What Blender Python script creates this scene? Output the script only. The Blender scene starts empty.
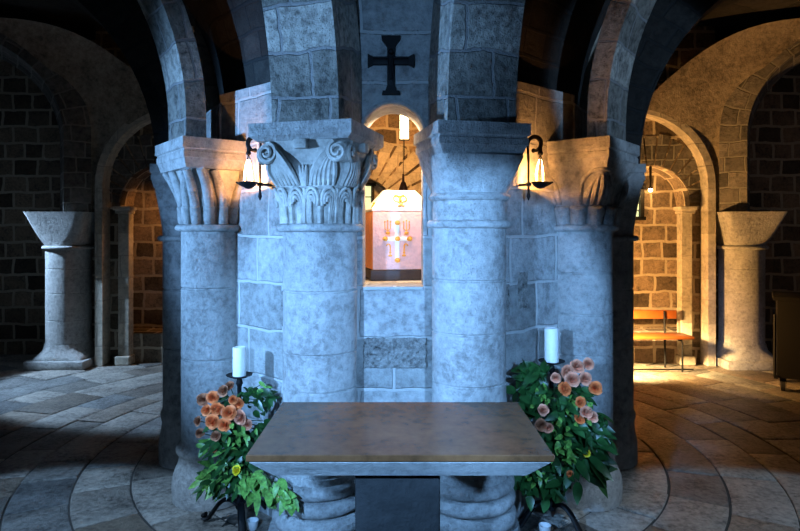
import bpy, bmesh, math, random
from mathutils import Vector, Matrix
PI = math.pi
random.seed(7)
S = bpy.context.scene
COL = S.collection

# ------------------------------------------------------------------ helpers
class MB:
    """Collects shapes into one mesh."""
    def __init__(self):
        self.bm = bmesh.new()
        self.uv = self.bm.loops.layers.uv.new('UVMap')
        self.xl = self.bm.faces.layers.int.new('explicit')
    def face(self, vs, uvs=None):
        try:
            f = self.bm.faces.new(vs)
        except ValueError:
            return None
        if uvs:
            for l, u in zip(f.loops, uvs):
                l[self.uv].uv = u
            f[self.xl] = 1
        return f
    def quadpts(self, pts, uvs=None):
        return self.face([self.bm.verts.new(p) for p in pts], uvs)
    def grid(self, rows, closed_u=False, closed_v=False, uvf=None):
        """rows: list of lists of points"""
        V = [[self.bm.verts.new(p) for p in r] for r in rows]
        n, m = len(V), len(V[0])
        for i in range(n if closed_v else n - 1):
            for j in range(m if closed_u else m - 1):
                a, b = V[i][j], V[i][(j + 1) % m]
                c, d = V[(i + 1) % n][(j + 1) % m], V[(i + 1) % n][j]
                uv = [uvf(i, j), uvf(i, j + 1), uvf(i + 1, j + 1), uvf(i + 1, j)] if uvf else None
                self.face([a, b, c, d], uv)
        return V
    def box(self, c, s, rot=None, bevel=0.0):
        r = bmesh.ops.create_cube(self.bm, size=1.0)
        M = Matrix.Translation(c) @ (rot.to_4x4() if rot else Matrix.Identity(4)) @ Matrix.Diagonal((s[0], s[1], s[2], 1))
        bmesh.ops.transform(self.bm, matrix=M, verts=r['verts'])
        if bevel:
            es = list({e for v in r['verts'] for e in v.link_edges})
            bmesh.ops.bevel(self.bm, geom=es, offset=bevel, segments=2, affect='EDGES', profile=0.5)
    def lathe(self, prof, segs=40, center=(0, 0, 0), wob=0.0, cap=True):
        cx, cy, cz = center
        rows, L = [], [0]
        for k in range(1, len(prof)):
            L.append(L[-1] + math.hypot(prof[k][0] - prof[k - 1][0], prof[k][1] - prof[k - 1][1]))
        for (r, z) in prof:
            rows.append([(cx + r * math.cos(2 * PI * j / segs), cy + r * math.sin(2 * PI * j / segs), cz + z) for j in range(segs)])
        rm = max(p[0] for p in prof)
        V = self.grid(rows, closed_u=True, uvf=lambda i, j: (2 * PI * j / segs * rm, L[min(i, len(L) - 1)]))
        if cap:
            self.face(list(reversed(V[0]))); self.face(V[-1])
    def loft_super(self, prof, segs=48, center=(0, 0, 0), rot=0.0):
        """prof: (half size, z, exponent) circle -> square"""
        rows = []
        for (a, z, n) in prof:
            row = []
            for j in range(segs):
                t = 2 * PI * j / segs
                c, s = math.cos(t), math.sin(t)
                x = a * math.copysign(abs(c) ** (2 / n), c); y = a * math.copysign(abs(s) ** (2 / n), s)
                X = x * math.cos(rot) - y * math.sin(rot); Y = x * math.sin(rot) + y * math.cos(rot)
                row.append((center[0] + X, center[1] + Y, center[2] + z))
            rows.append(row)
        V = self.grid(rows, closed_u=True, uvf=lambda i, j: (j * 0.05, prof[min(i, len(prof) - 1)][1]))
        self.face(list(reversed(V[0]))); self.face(V[-1])
    def tube(self, pts, rad, segs=8, flat=1.0):
        pts = [Vector(p) for p in pts]
        if not isinstance(rad, (list, tuple)):
            rad = [rad] * len(pts)
        n = len(pts)
        tan = []
        for i in range(n):
            a = pts[max(0, i - 1)]; b = pts[min(n - 1, i + 1)]
            d = b - a
            tan.append(d.normalized() if d.length > 1e-9 else Vector((0, 0, 1)))
        up = Vector((0, 0, 1))
        if abs(tan[0].dot(up)) > 0.95: up = Vector((0, 1, 0))
        N = (up - tan[0] * up.dot(tan[0])).normalized()
        rows = []
        for i in range(n):
            N = (N - tan[i] * N.dot(tan[i])).normalized()
            B = tan[i].cross(N)
            rows.append([pts[i] + (N * math.cos(2 * PI * j / segs) + B * math.sin(2 * PI * j / segs) * flat) * rad[i] for j in range(segs)])
        V = self.grid(rows, closed_u=True)
        self.face(list(reversed(V[0]))); self.face(V[-1])
    def ball(self, c, r, sc=(1, 1, 1), u=14, v=9):
        q = bmesh.ops.create_uvsphere(self.bm, u_segments=u, v_segments=v, radius=r)
        bmesh.ops.transform(self.bm, matrix=Matrix.Translation(c) @ Matrix.Diagonal((*sc, 1)), verts=q['verts'])
    def cyl(self, c, r, h, axis='Z', segs=24, r2=None):
        r2 = r if r2 is None else r2
        q = bmesh.ops.create_cone(self.bm, cap_ends=True, segments=segs, radius1=r, radius2=r2, depth=h)
        R = {'Z': Matrix.Identity(4), 'Y': Matrix.Rotation(PI / 2, 4, 'X'), 'X': Matrix.Rotation(PI / 2, 4, 'Y')}[axis]
        bmesh.ops.transform(self.bm, matrix=Matrix.Translation(c) @ R, verts=q['verts'])
    def prism(self, poly, z0, z1):
        b = [self.bm.verts.new((x, y, z0)) for x, y in poly]; t = [self.bm.verts.new((x, y, z1)) for x, y in poly]
        n = len(poly)
        for i in range(n):
            self.face([b[i], b[(i + 1) % n], t[(i + 1) % n], t[i]])
        self.face(list(reversed(b))); self.face(t)
    def build(self, name, mat, parent=None, loc=(0, 0, 0), rz=0.0, smooth=True, angle=40, fix=True):
        bm = self.bm
        if fix:
            bmesh.ops.recalc_face_normals(bm, faces=bm.faces[:])
        bm.normal_update()
        for f in bm.faces:
            if not f[self.xl]:
                nx, ny, nz = (abs(c) for c in f.normal)
                for l in f.loops:
                    p = l.vert.co
                    l[self.uv].uv = (p.x, p.y) if nz >= nx and nz >= ny else ((p.y, p.z) if nx > ny else (p.x, p.z))
            f.smooth = smooth
        if smooth:
            for e in bm.edges:
                if len(e.link_faces) == 2 and e.calc_face_angle(0) > math.radians(angle):
                    e.smooth = False
        bm.faces.layers.int.remove(self.xl)
        me = bpy.data.meshes.new(name)
        bm.to_mesh(me); bm.free()
        me.materials.append(mat)
        o = bpy.data.objects.new(name, me)
        COL.objects.link(o)
        o.location = loc; o.rotation_euler = (0, 0, rz)
        if parent: o.parent = parent
        return o

def tag(o, label, cat, group=None):
    o['label'] = label; o['category'] = cat
    if group: o['group'] = group
    return o
def thing(name, label, cat, loc=(0, 0, 0), rz=0.0, group=None):
    o = bpy.data.objects.new(name, None); COL.objects.link(o)
    o.empty_display_size = 0.1
    o.location = loc; o.rotation_euler = (0, 0, rz)
    return tag(o, label, cat, group)
def struct(o):
    o['kind'] = 'structure'; return o
def copy_tree(o, parent=None):
    c = o.copy(); COL.objects.link(c)
    if parent: c.parent = parent
    for ch in list(o.children):
        copy_tree(ch, c)
    return c

# ------------------------------------------------------------------ materials
def mat_new(name):
    m = bpy.data.materials.new(name); m.use_nodes = True
    nt = m.node_tree
    return m, nt, nt.nodes['Principled BSDF']
def rgb(c): return (c[0], c[1], c[2], 1.0)
def ramp(nt, stops):
    r = nt.nodes.new('ShaderNodeValToRGB')
    el = r.color_ramp.elements
    while len(el) < len(stops): el.new(0.5)
    for e, (p, c) in zip(el, stops):
        e.position = p; e.color = rgb(c)
    return r
def noise(nt, vec, scale, detail=6, rough=0.6):
    n = nt.nodes.new('ShaderNodeTexNoise')
    n.inputs['Scale'].default_value = scale; n.inputs['Detail'].default_value = detail; n.inputs['Roughness'].default_value = rough
    nt.links.new(vec, n.inputs['Vector'])
    return n
def mix(nt, fac, a, b, blend='MIX'):
    m = nt.nodes.new('ShaderNodeMix'); m.data_type = 'RGBA'; m.blend_type = blend
    for s, v in ((m.inputs[0], fac), (m.inputs[6], a), (m.inputs[7], b)):
        if hasattr(v, 'links'): nt.links.new(v, s)
        else: s.default_value = v if not isinstance(v, tuple) else rgb(v)
    return m.outputs[2]
def math_node(nt, op, a, b):
    m = nt.nodes.new('ShaderNodeMath'); m.operation = op
    for s, v in ((m.inputs[0], a), (m.inputs[1], b)):
        if hasattr(v, 'links'): nt.links.new(v, s)
        else: s.default_value = v
    return m.outputs[0]
def stone(name, c, brick=None, mortar=None, var=0.5, bump=0.35, rough=0.85, scale=1.0, tint=False, pit=0.0, brickvar=0.5, joint=1.0, distort=0.03):
    m, nt, P = mat_new(name)
    tc = nt.nodes.new('ShaderNodeTexCoord')
    ob = tc.outputs['Object']
    n1 = noise(nt, ob, 2.6 * scale, 7, 0.62)
    n2 = noise(nt, ob, 17 * scale, 8, 0.7)
    n3 = noise(nt, ob, 70 * scale, 5, 0.7)
    lo = tuple(x * (1 - var) for x in c); hi = tuple(min(1, x * (1 + var * 0.8)) for x in c)
    r1 = ramp(nt, [(0.38, lo), (0.5, c), (0.63, hi)])
    s = math_node(nt, 'ADD', math_node(nt, 'MULTIPLY', n1.outputs['Fac'], 0.42), math_node(nt, 'MULTIPLY', n2.outputs['Fac'], 0.58))
    nt.links.new(s, r1.inputs['Fac'])
    colr = r1.outputs['Color']
    h = math_node(nt, 'ADD', math_node(nt, 'MULTIPLY', n2.outputs['Fac'], 0.7), math_node(nt, 'MULTIPLY', n3.outputs['Fac'], 0.3))
    if pit:
        vo = nt.nodes.new('ShaderNodeTexVoronoi'); vo.inputs['Scale'].default_value = 55 * scale
        nt.links.new(ob, vo.inputs['Vector'])
        pr = ramp(nt, [(0.0, (0, 0, 0)), (0.22, (1, 1, 1))])
        nt.links.new(vo.outputs['Distance'], pr.inputs['Fac'])
        h = math_node(nt, 'ADD', h, math_node(nt, 'MULTIPLY', pr.outputs['Color'], pit))
    if brick:
        bw, bh, ms = brick
        dn = noise(nt, ob, 3.5, 3, 0.5)
        vm = nt.nodes.new('ShaderNodeVectorMath'); vm.operation = 'MULTIPLY_ADD'
        nt.links.new(dn.outputs['Color'], vm.inputs[0]); vm.inputs[1].default_value = (distort * 2, distort * 2, 0); nt.links.new(tc.outputs['UV'], vm.inputs[2])
        b = nt.nodes.new('ShaderNodeTexBrick')
        b.offset = 0.45; b.squash = 0.8; b.squash_frequency = 3
        b.inputs['Scale'].default_value = 1.0
        b.inputs['Brick Width'].default_value = bw; b.inputs['Row Height'].default_value = bh
        b.inputs['Mortar Size'].default_value = ms; b.inputs['Mortar Smooth'].default_value = 0.35; b.inputs['Bias'].default_value = 0.0
        lo_b = 1 - brickvar
        b.inputs['Color1'].default_value = (lo_b, lo_b, lo_b * 0.97, 1); b.inputs['Color2'].default_value = (1.0 + brickvar * 0.35,) * 3 + (1,)
        mm = mortar or tuple(x * 0.8 for x in c)
        b.inputs['Mortar'].default_value = (1, 1, 1, 1)
        nt.links.new(vm.outputs[0], b.inputs['Vector'])
        colr = mix(nt, 1.0, colr, b.outputs['Color'], 'MULTIPLY')
        mcol = mix(nt, n2.outputs['Fac'], tuple(x * 0.75 for x in mm), tuple(x * 1.2 for x in mm))
        colr = mix(nt, b.outputs['Fac'], colr, mcol)
        h = math_node(nt, 'SUBTRACT', h, math_node(nt, 'MULTIPLY', b.outputs['Fac'], joint))
    if tint:
        at = nt.nodes.new('ShaderNodeAttribute'); at.attribute_name = 'tint'
        colr = mix(nt, 1.0, colr, at.outputs['Color'], 'MULTIPLY')
    nt.links.new(colr, P.inputs['Base Color'])
    P.inputs['Roughness'].default_value = rough
    bu = nt.nodes.new('ShaderNodeBump'); bu.inputs['Strength'].default_value = min(1.0, bump * 1.6); bu.inputs['Distance'].default_value = 0.03
    nt.links.new(h, bu.inputs['Height']); nt.links.new(bu.outputs['Normal'], P.inputs['Normal'])
    return m
def plain(name, c, rough=0.5, metal=0.0, emit=None, estr=0.0, bump=0.0, bscale=60, var=0.15):
    m, nt, P = mat_new(name)
    tc = nt.nodes.new('ShaderNodeTexCoord')
    n = noise(nt, tc.outputs['Object'], bscale, 5, 0.6)
    r = ramp(nt, [(0.3, tuple(x * (1 - var) for x in c)), (0.7, tuple(min(1, x * (1 + var)) for x in c))])
    nt.links.new(n.outputs['Fac'], r.inputs['Fac']); nt.links.new(r.outputs['Color'], P.inputs['Base Color'])
    P.inputs['Roughness'].default_value = rough; P.inputs['Metallic'].default_value = metal
    if emit:
        P.inputs['Emission Color'].default_value = rgb(emit); P.inputs['Emission Strength'].default_value = estr
    if bump:
        bu = nt.nodes.new('ShaderNodeBump'); bu.inputs['Strength'].default_value = bump; bu.inputs['Distance'].default_value = 0.01
        nt.links.new(n.outputs['Fac'], bu.inputs['Height']); nt.links.new(bu.outputs['Normal'], P.inputs['Normal'])
    return m

LIME = (0.43, 0.42, 0.40)
M = {}
M['shaft'] = stone('pale_limestone', LIME, var=0.42, bump=0.7, pit=0.5, scale=1.5)
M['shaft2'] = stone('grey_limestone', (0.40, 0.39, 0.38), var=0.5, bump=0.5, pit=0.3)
M['carved'] = stone('carved_limestone', (0.42, 0.40, 0.36), var=0.45, bump=0.3)
M['block'] = stone('arch_blocks', (0.42, 0.39, 0.34), brick=(0.36, 0.235, 0.010), mortar=(0.27, 0.26, 0.25), var=0.75, bump=0.9, brickvar=0.62, distort=0.05, joint=0.5, pit=0.5, scale=1.3)
M['panel'] = stone('panel_blocks', (0.42, 0.42, 0.41), brick=(0.46, 0.30, 0.012), mortar=(0.55, 0.55, 0.53), var=0.5, bump=0.55, brickvar=0.25, joint=0.5)
M['rubble'] = stone('rough_rubble', (0.30, 0.29, 0.27), var=0.9, bump=1.0, scale=2.2, pit=0.9)
M['wall'] = stone('rubble_wall', (0.26, 0.19, 0.13), brick=(0.35, 0.24, 0.022), mortar=(0.50, 0.42, 0.31), var=0.65, bump=1.0, brickvar=0.75, distort=0.035, joint=0.2, scale=1.6)
M['wallfine'] = stone('dressed_wall', (0.55, 0.49, 0.40), brick=(0.5, 0.30, 0.008), mortar=(0.42, 0.37, 0.3), var=0.4, bump=0.4, brickvar=0.3)
M['vault'] = stone('shade_dark_vault', (0.030, 0.027, 0.024), brick=(0.35, 0.16, 0.012), mortar=(0.02, 0.02, 0.02), var=0.6, bump=0.5, rough=0.95)  # near-black colour paints in the shade of the vault recesses
M['web'] = stone('plaster_vault', (0.34, 0.28, 0.21), var=0.55, bump=0.5, scale=1.2)
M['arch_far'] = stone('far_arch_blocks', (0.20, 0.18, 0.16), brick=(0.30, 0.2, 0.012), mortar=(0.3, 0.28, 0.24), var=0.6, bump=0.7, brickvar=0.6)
M['floor'] = stone('worn_flagstone', (0.36, 0.33, 0.29), var=0.75, bump=1.0, rough=0.42, tint=True, scale=1.5, pit=0.5)
M['bed'] = stone('floor_joint_bed', (0.055, 0.05, 0.045), var=0.4, bump=0.3, rough=0.95)
M['slab'] = stone('altar_stone', (0.50, 0.48, 0.45), var=0.4, bump=0.35, pit=0.2)
M['slabtop'] = stone('polished_brown_stone', (0.15, 0.065, 0.027), var=0.4, bump=0.03, rough=0.26)
M['slabtop'].node_tree.nodes['Principled BSDF'].inputs['Specular IOR Level'].default_value = 0.35
M['shadestone'] = stone('shade_dark_pedestal', (0.022, 0.022, 0.022), var=0.5, bump=0.4)  # shade under the altar slab is put into this near-black colour
M['iron'] = plain('black_iron', (0.0035, 0.0035, 0.004), 0.6, 0.1, bump=0.2)
M['iron'].node_tree.nodes['Principled BSDF'].inputs['Specular IOR Level'].default_value = 0.3
M['wax'] = plain('white_wax', (0.86, 0.85, 0.80), 0.45, var=0.04)
M['white'] = plain('white_ceramic', (0.85, 0.86, 0.86), 0.3, var=0.03)
M['copper'] = plain('hammered_pale_copper', (0.90, 0.30, 0.08), 0.45, 0.3, bump=0.4, bscale=35, var=0.12)
M['enamel'] = plain('hammered_pale_pink_metal', (0.84, 0.52, 0.46), 0.5, 0.1, bump=0.7, bscale=38, var=0.10)
M['roofc'] = plain('pale_gilt_roof', (0.95, 0.86, 0.74), 0.5, 0.1, bump=0.3, bscale=40)
M['gold'] = plain('gold', (0.85, 0.36, 0.035), 0.4, 0.2, var=0.1)
M['pale'] = plain('pale_enamel', (0.98, 0.93, 0.78), 0.45, var=0.03)
M['darkwood'] = plain('dark_wood', (0.030, 0.018, 0.012), 0.55)
M['wood'] = plain('orange_wood', (0.33, 0.09, 0.016), 0.45, bscale=9)
M['cart'] = plain('dark_painted_wood', (0.006, 0.0055, 0.005), 0.7)
M['cart'].node_tree.nodes['Principled BSDF'].inputs['Specular IOR Level'].default_value = 0.15
M['rubber'] = plain('black_rubber', (0.012, 0.012, 0.012), 0.6)
M['lit'] = plain('lit_lantern_glass', (1, 0.9, 0.7), 0.4, emit=(1.0, 0.80, 0.42), estr=7)
M['flame'] = plain('lit_lamp_glass', (1, 0.9, 0.7), 0.4, emit=(1.0, 0.62, 0.25), estr=14)
M['pane'] = plain('daylit_pane', (0.6, 0.7, 0.5), 0.3, emit=(0.72, 0.90, 0.52), estr=0.75)
M['red'] = plain('dark_red_metal', (0.022, 0.005, 0.003), 0.6, 0.0)
M['leafd'] = plain('dark_leaf', (0.018, 0.070, 0.016), 0.36, var=0.6, bscale=14)
M['leafl'] = plain('light_leaf', (0.13, 0.29, 0.05), 0.42, var=0.7, bscale=45)
M['stem'] = plain('green_stem', (0.03, 0.06, 0.02), 0.6)
M['rose'] = plain('peach_petal', (0.88, 0.20, 0.055), 0.6, var=0.35, bscale=20)
M['rosep'] = plain('faded_pink_petal', (0.72, 0.29, 0.17), 0.6, var=0.4, bscale=20)
M['dry'] = plain('dried_brown_petal', (0.36, 0.13, 0.06), 0.7, var=0.5, bscale=20)
M['yel'] = plain('yellow_petal', (0.90, 0.68, 0.02), 0.5, var=0.1)

# ------------------------------------------------------------------ camera
CAMZ = 1.80
cam = bpy.data.cameras.new('camera'); cam.lens = 27.0; cam.sensor_width = 36.0; cam.shift_y = -0.0431
co = bpy.data.objects.new('camera', cam); COL.objects.link(co)
co.location = (0, 0, CAMZ); co.rotation_euler = (PI / 2, 0, 0)
S.camera = co

CY = 5.1                                        # centre of the round pier
def radial(x, y):
    d = Vector((x, y - CY, 0)); return d.normalized()

# ------------------------------------------------------------------ floor
def make_floor():
    mb = MB(); bm = mb.bm
    tint = bm.loops.layers.color.new('tint')
    rng = random.Random(3)
    r = 1.05; rows = []
    while r < 8.6:
        w = rng.uniform(0.30, 0.42) if r < 3 else rng.uniform(0.36, 0.52)
        rows.append((r, r + w)); r += w
    for (r0, r1) in rows:
        t = -PI + rng.random() * 0.3
        rm = (r0 + r1) / 2
        end = t + 2 * PI
        while t < end - 0.02:
            dt = rng.uniform(0.38, 0.85) / rm
            t1 = min(t + dt, end)
            if end - t1 < 0.2 / rm: t1 = end
            cx, cy = rm * math.cos((t + t1) / 2), CY + rm * math.sin((t + t1) / 2)
            if cy > 1.2 and abs(cx) < 7.2 and cy < 9.3:
                n = 5; g = 0.0035
                gt = g / rm
                jz = rng.uniform(-0.005, 0.004); tx, ty = rng.uniform(-.006, .006), rng.uniform(-.006, .006)
                ra, rb = r0 + g + rng.uniform(-.003, .006), r1 - g + rng.uniform(-.006, .003)
                def ring(ins, z, tilt):
                    it = ins / rm
                    ps = []
                    for k in range(n + 1):
                        a = t + gt + it + (t1 - t - 2 * gt - 2 * it) * k / n
                        q = (ra + ins); ps.append((q * math.cos(a), CY + q * math.sin(a)))
                    for k in range(n, -1, -1):
                        a = t + gt + it + (t1 - t - 2 * gt - 2 * it) * k / n
                        q = (rb - ins); ps.append((q * math.cos(a), CY + q * math.sin(a)))
                    return [bm.verts.new((x, y, z + (tx * (x - cx) + ty * (y - cy)) * tilt)) for x, y in ps]
                lo = ring(0, -0.03, 0); mi = ring(0.002, jz - 0.005, 1); hi = ring(0.012, jz, 1)
                c = rng.uniform(0.62, 1.25); wv = rng.uniform(-.05, .05)
                fs = []
                for A, B in ((lo, mi), (mi, hi)):
                    for k in range(len(A)):
                        fs.append(bm.faces.new([A[k], A[(k + 1) % len(A)], B[(k + 1) % len(A)], B[k]]))
                m_ = n + 1
                for k in range(n):
                    fs.append(bm.faces.new([hi[k], hi[k + 1], hi[2 * m_ - 2 - k], hi[2 * m_ - 1 - k]]))
                for f in fs:
                    for l in f.loops: l[tint] = (c + wv, c, c - wv, 1)
            t = t1
    fl = struct(mb.build('floor', M['floor'], angle=30))
    b = MB(); b.box((0, 4.6, -0.057), (15, 10.5, 0.09))
    bb = b.build('joint_bed', M['bed'], fl)
    return fl
make_floor()

# ------------------------------------------------------------------ wall with an arched hole
def arched_wall(mb, x0, x1, z0, z1, y0, depth, cx, r, zs, sill, n=28, reveal=True, xf=None):
    """wall in the XZ plane at y0 (front) with a round-headed opening; reveal goes back by depth"""
    xf = xf or (lambda p: p)
    def Q(pts):
        pts = [xf(Vector(p)) for p in pts]
        mb.quadpts(pts)
    arc = [(cx + r * math.cos(PI - PI * k / n), zs + r * math.sin(PI - PI * k / n)) for k in range(n + 1)]
    def sheet(y):
        Q([(x0, y, z0), (cx - r, y, z0), (cx - r, y, zs), (x0, y, zs)])
        Q([(cx + r, y, z0), (x1, y, z0), (x1, y, zs), (cx + r, y, zs)])
        if sill > z0: Q([(cx - r, y, z0), (cx + r, y, z0), (cx + r, y, sill), (cx - r, y, sill)])
        Q([(x0, y, zs), (cx - r, y, zs), (cx - r, y, z1), (x0, y, z1)])
        Q([(cx + r, y, zs), (x1, y, zs), (x1, y, z1), (cx + r, y, z1)])
        for k in range(n):
            (a, b), (c, d) = arc[k], arc[k + 1]
            Q([(a, y, b), (c, y, d), (c, y, z1), (a, y, z1)])
    sheet(y0)
    if reveal:
        sheet(y0 + depth)
    loop = [(cx - r, sill)] + arc + [(cx + r, sill)]
    for k in range(len(loop) - 1):
        (a, b), (c, d) = loop[k], loop[k + 1]
        Q([(a, y0, b), (a, y0 + depth, b), (c, y0 + depth, d), (c, y0, d)])
    Q([(cx - r, y0, sill), (cx + r, y0, sill), (cx + r, y0 + depth, sill), (cx - r, y0 + depth, sill)])

def voussoirs(mb, cx, y, zs, r0, r1, n, proud=0.02, a0=0.0, a1=PI, gap=0.010):
    for k in range(n):
        t0 = a0 + (a1 - a0) * k / n + gap / r0; t1 = a0 + (a1 - a0) * (k + 1) / n - gap / r0
        rr = r1 * random.uniform(0.95, 1.06); p = proud * random.uniform(0.5, 1.2)
        P2 = []
        for (q, t) in ((r0, t0), (r0, (t0 + t1) / 2), (r0, t1), (rr, t1), (rr, (t0 + t1) / 2), (rr, t0)):
            P2.append((cx + q * math.cos(t), zs + q * math.sin(t)))
        f = [mb.bm.verts.new((x, y - p, z)) for x, z in P2]; b = [mb.bm.verts.new((x, y + 0.03, z)) for x, z in P2]
        for i in range(6):
            mb.face([f[i], f[(i + 1) % 6], b[(i + 1) % 6], b[i]])
        mb.face(f); mb.face(list(reversed(b)))

# ------------------------------------------------------------------ the round central pier (core)
P1L, P1R = (-0.453, 3.40), (0.391, 3.40)
P2L, P2R = (-1.285, 4.10), (1.245, 4.10)
P3L, P3R = (-1.665, 4.75), (1.635, 4.75)
FY = 3.52                                       # face of the wall between the two front columns
mb = MB()
arched_wall(mb, -0.45, 0.39, 0.0, 3.6, FY, 0.30, -0.042, 0.178, 2.367, 1.47)
fw = struct(mb.build('wall_front', M['panel'], angle=30))
mb = MB()                                       # thin raised moulding round the opening
pts = [(-0.042 + 0.19 * math.cos(PI - PI * k / 24), FY - 0.004, 2.367 + 0.19 * math.sin(PI - PI * k / 24)) for k in range(25)]
mb.tube(pts, 0.012, 6)
mb.build('arch_moulding', M['shaft'], fw)
mb = MB()
mb.box((-0.042, FY + 0.13, 1.463), (0.353, 0.30, 0.024), bevel=0.004)
mb.build('window_sill', M['panel'], fw)
def rough_block(parent, c, w, h, d, rz, seed):
    rng = random.Random(seed)
    mb = MB(); nx, nz = 22, 12
    rows = []
    for i in range(nz + 1):
        row = []
        for j in range(nx + 1):
            e = min(i, nz - i, j, nx - j)
            y = -d * min(1, e / 1.5) * (0.5 + 0.8 * rng.random()) if e else 0.01
            row.append((-w / 2 + w * j / nx + rng.uniform(-.004, .004), y, -h / 2 + h * i / nz + rng.uniform(-.004, .004)))
        rows.append(row)
    mb.grid(rows)
    return mb.build('rough_stone', M['rubble'], parent, loc=c, rz=rz, smooth=False)
rough_block(fw, (-0.028, FY + 0.004, 1.8 - (353 - 231) / 600 * FY), 0.40, 0.20, 0.020, 0, 1)

def side_panel(a, b, name, inset, z1, mat='panel', thick=0.3):
    """a wall between two points, its face set back by inset (towards the centre)"""
    A, B = Vector((*a, 0)), Vector((*b, 0))
    d = (B - A); L = d.length; d.normalize()
    n = Vector((-d.y, d.x, 0))
    mid = (A + B) / 2
    if n.dot(Vector((0, CY, 0)) - mid) < 0: n = -n        # n points inward
    rz = math.atan2(d.y, d.x)
    mb = MB()
    s = 1 if Vector((-math.sin(rz), math.cos(rz), 0)).dot(n) > 0 else -1
    mb.box((L / 2, s * (inset + thick / 2), z1 / 2), (L, thick, z1))
    return struct(mb.build(name, M[mat], loc=A, rz=rz, smooth=False)), rz, s
wl, rzl, sl = side_panel(P2L, P1L, 'wall_front_left', 0.06, 2.74)
wr, rzr, sr = side_panel(P1R, P2R, 'wall_front_right', 0.06, 2.74)
LP = (Vector((*P1L, 0)) - Vector((*P2L, 0))).length
rough_block(wl, (LP * 0.69, 0.062, 1.8 - (308 - 231) / 600 * 3.72), 0.15, 0.25, 0.016, 0, 2)
rough_block(wr, (LP * 0.31, 0.062, 1.8 - (300 - 231) / 600 * 3.72), 0.17, 0.22, 0.014, 0, 3)
rough_block(wr, (LP * 0.50, 0.062, 1.8 - (290 - 231) / 600 * 3.8), 0.10, 0.26, 0.010, 0, 4)
for nm, a, b in (('wall_left', P3L, P2L), ('wall_right', P2R, P3R)):
    side_panel(a, b, nm, 0.05, 2.68)
# rear half of the pier, with a wide opening at the back
def rear(sgn):
    mb = MB()
    def ringpts(r):
        a0 = math.atan2(P3L[1] - CY, abs(P3L[0])); ps = []
        for k in range(13):
            t = a0 + (math.radians(62) - a0) * k / 12
            ps.append((sgn * r * math.cos(t), CY + r * math.sin(t)))
        return ps
    o, i = ringpts(1.66), ringpts(1.36)
    for k in range(12):
        for R_ in (o, i):
            mb.quadpts([(*R_[k], 0), (*R_[k + 1], 0), (*R_[k + 1], 3.5), (*R_[k], 3.5)])
    for k in (0, 12):
        mb.quadpts([(*o[k], 0), (*i[k], 0), (*i[k], 3.5), (*o[k], 3.5)])
    struct(mb.build('wall_rear_' + ('left' if sgn < 0 else 'right'), M['wallfine'], smooth=False))
rear(-1); rear(1)

# ------------------------------------------------------------------ vault over the ambulatory
def make_ceiling():
    mb = MB(); rows = []
    fa = math.radians(-90)
    nth = 120
    def spring(t):
        x, y = math.cos(t), math.sin(t)
        return 3.45 if ((abs(x) < 0.27 and y < 0) or y > 0.45) else 2.60
    prof_n = 14
    for i in range(nth + 1):
        t = -PI + 2 * PI * i / nth
        row = []
        zs = spring(t)
        for k in range(prof_n + 1):
            a = PI / 2 * k / prof_n
            row.append(((3.5 - 2.05 * math.cos(a)), zs + (4.60 - zs) * math.sin(a)))
        row += [(4.6, 4.62), (5.6, 4.6), (6.6, 4.55), (8.5, 4.5)]
        rows.append([(r * math.cos(t), CY + r * math.sin(t), z) for r, z in row])
    mb.grid(rows, uvf=lambda i, j: (i * 0.15, j * 0.2))
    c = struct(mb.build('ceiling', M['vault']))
    mb = MB(); mb.cyl((0, CY, 3.58), 1.7, 0.06, segs=48)
    mb.build('chamber_ceiling', M['wallfine'], c)
    return c
ceiling = make_ceiling()

# ------------------------------------------------------------------ ribs
def rib(name, label, foot, direction, z0, R, width, th, mat, stilt=0.0, d0=0.2, endz=None, group=None):
    mb = MB()
    d = Vector((*direction, 0)).normalized(); p = Vector((-d.y, d.x, 0))
    path = []                                   # (along, z, normal along, normal z)
    if stilt:
        for k in range(4): path.append((d0, z0 + stilt * k / 4, -1, 0))
    n = 40
    for k in range(n + 1):
        a = PI * k / n
        path.append((d0 + R - R * math.cos(a), z0 + stilt + R * math.sin(a), -math.cos(a), math.sin(a)))
    path.append((d0 + 2 * R, 0.0 if endz is None else endz, 1, 0))
    L = [0]
    for k in range(1, len(path)):
        L.append(L[-1] + math.hypot(path[k][0] - path[k - 1][0], path[k][1] - path[k - 1][1]))
    V = []
    rg = random.Random(len(label))
    for (s, z, ns, nz) in path:
        i1 = d * s + Vector((0, 0, z)); e1 = d * (s + ns * th) + Vector((0, 0, z + nz * th))
        V.append([i1 - p * width / 2, i1 + p * width / 2, e1 + p * width / 2, e1 - p * width / 2])
    us = [0, width, width + th, 2 * width + th, 2 * width + 2 * th]
    mb.grid(V, closed_u=True, uvf=lambda i, j: (us[j] + 0.07, L[min(i, len(L) - 1)] + 0.05))
    bmesh.ops.recalc_face_normals(mb.bm, faces=mb.bm.faces[:])
    o = mb.build(name, M[mat], loc=(foot[0], foot[1], 0), angle=35)
    return tag(o, label, 'arch', group)

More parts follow.
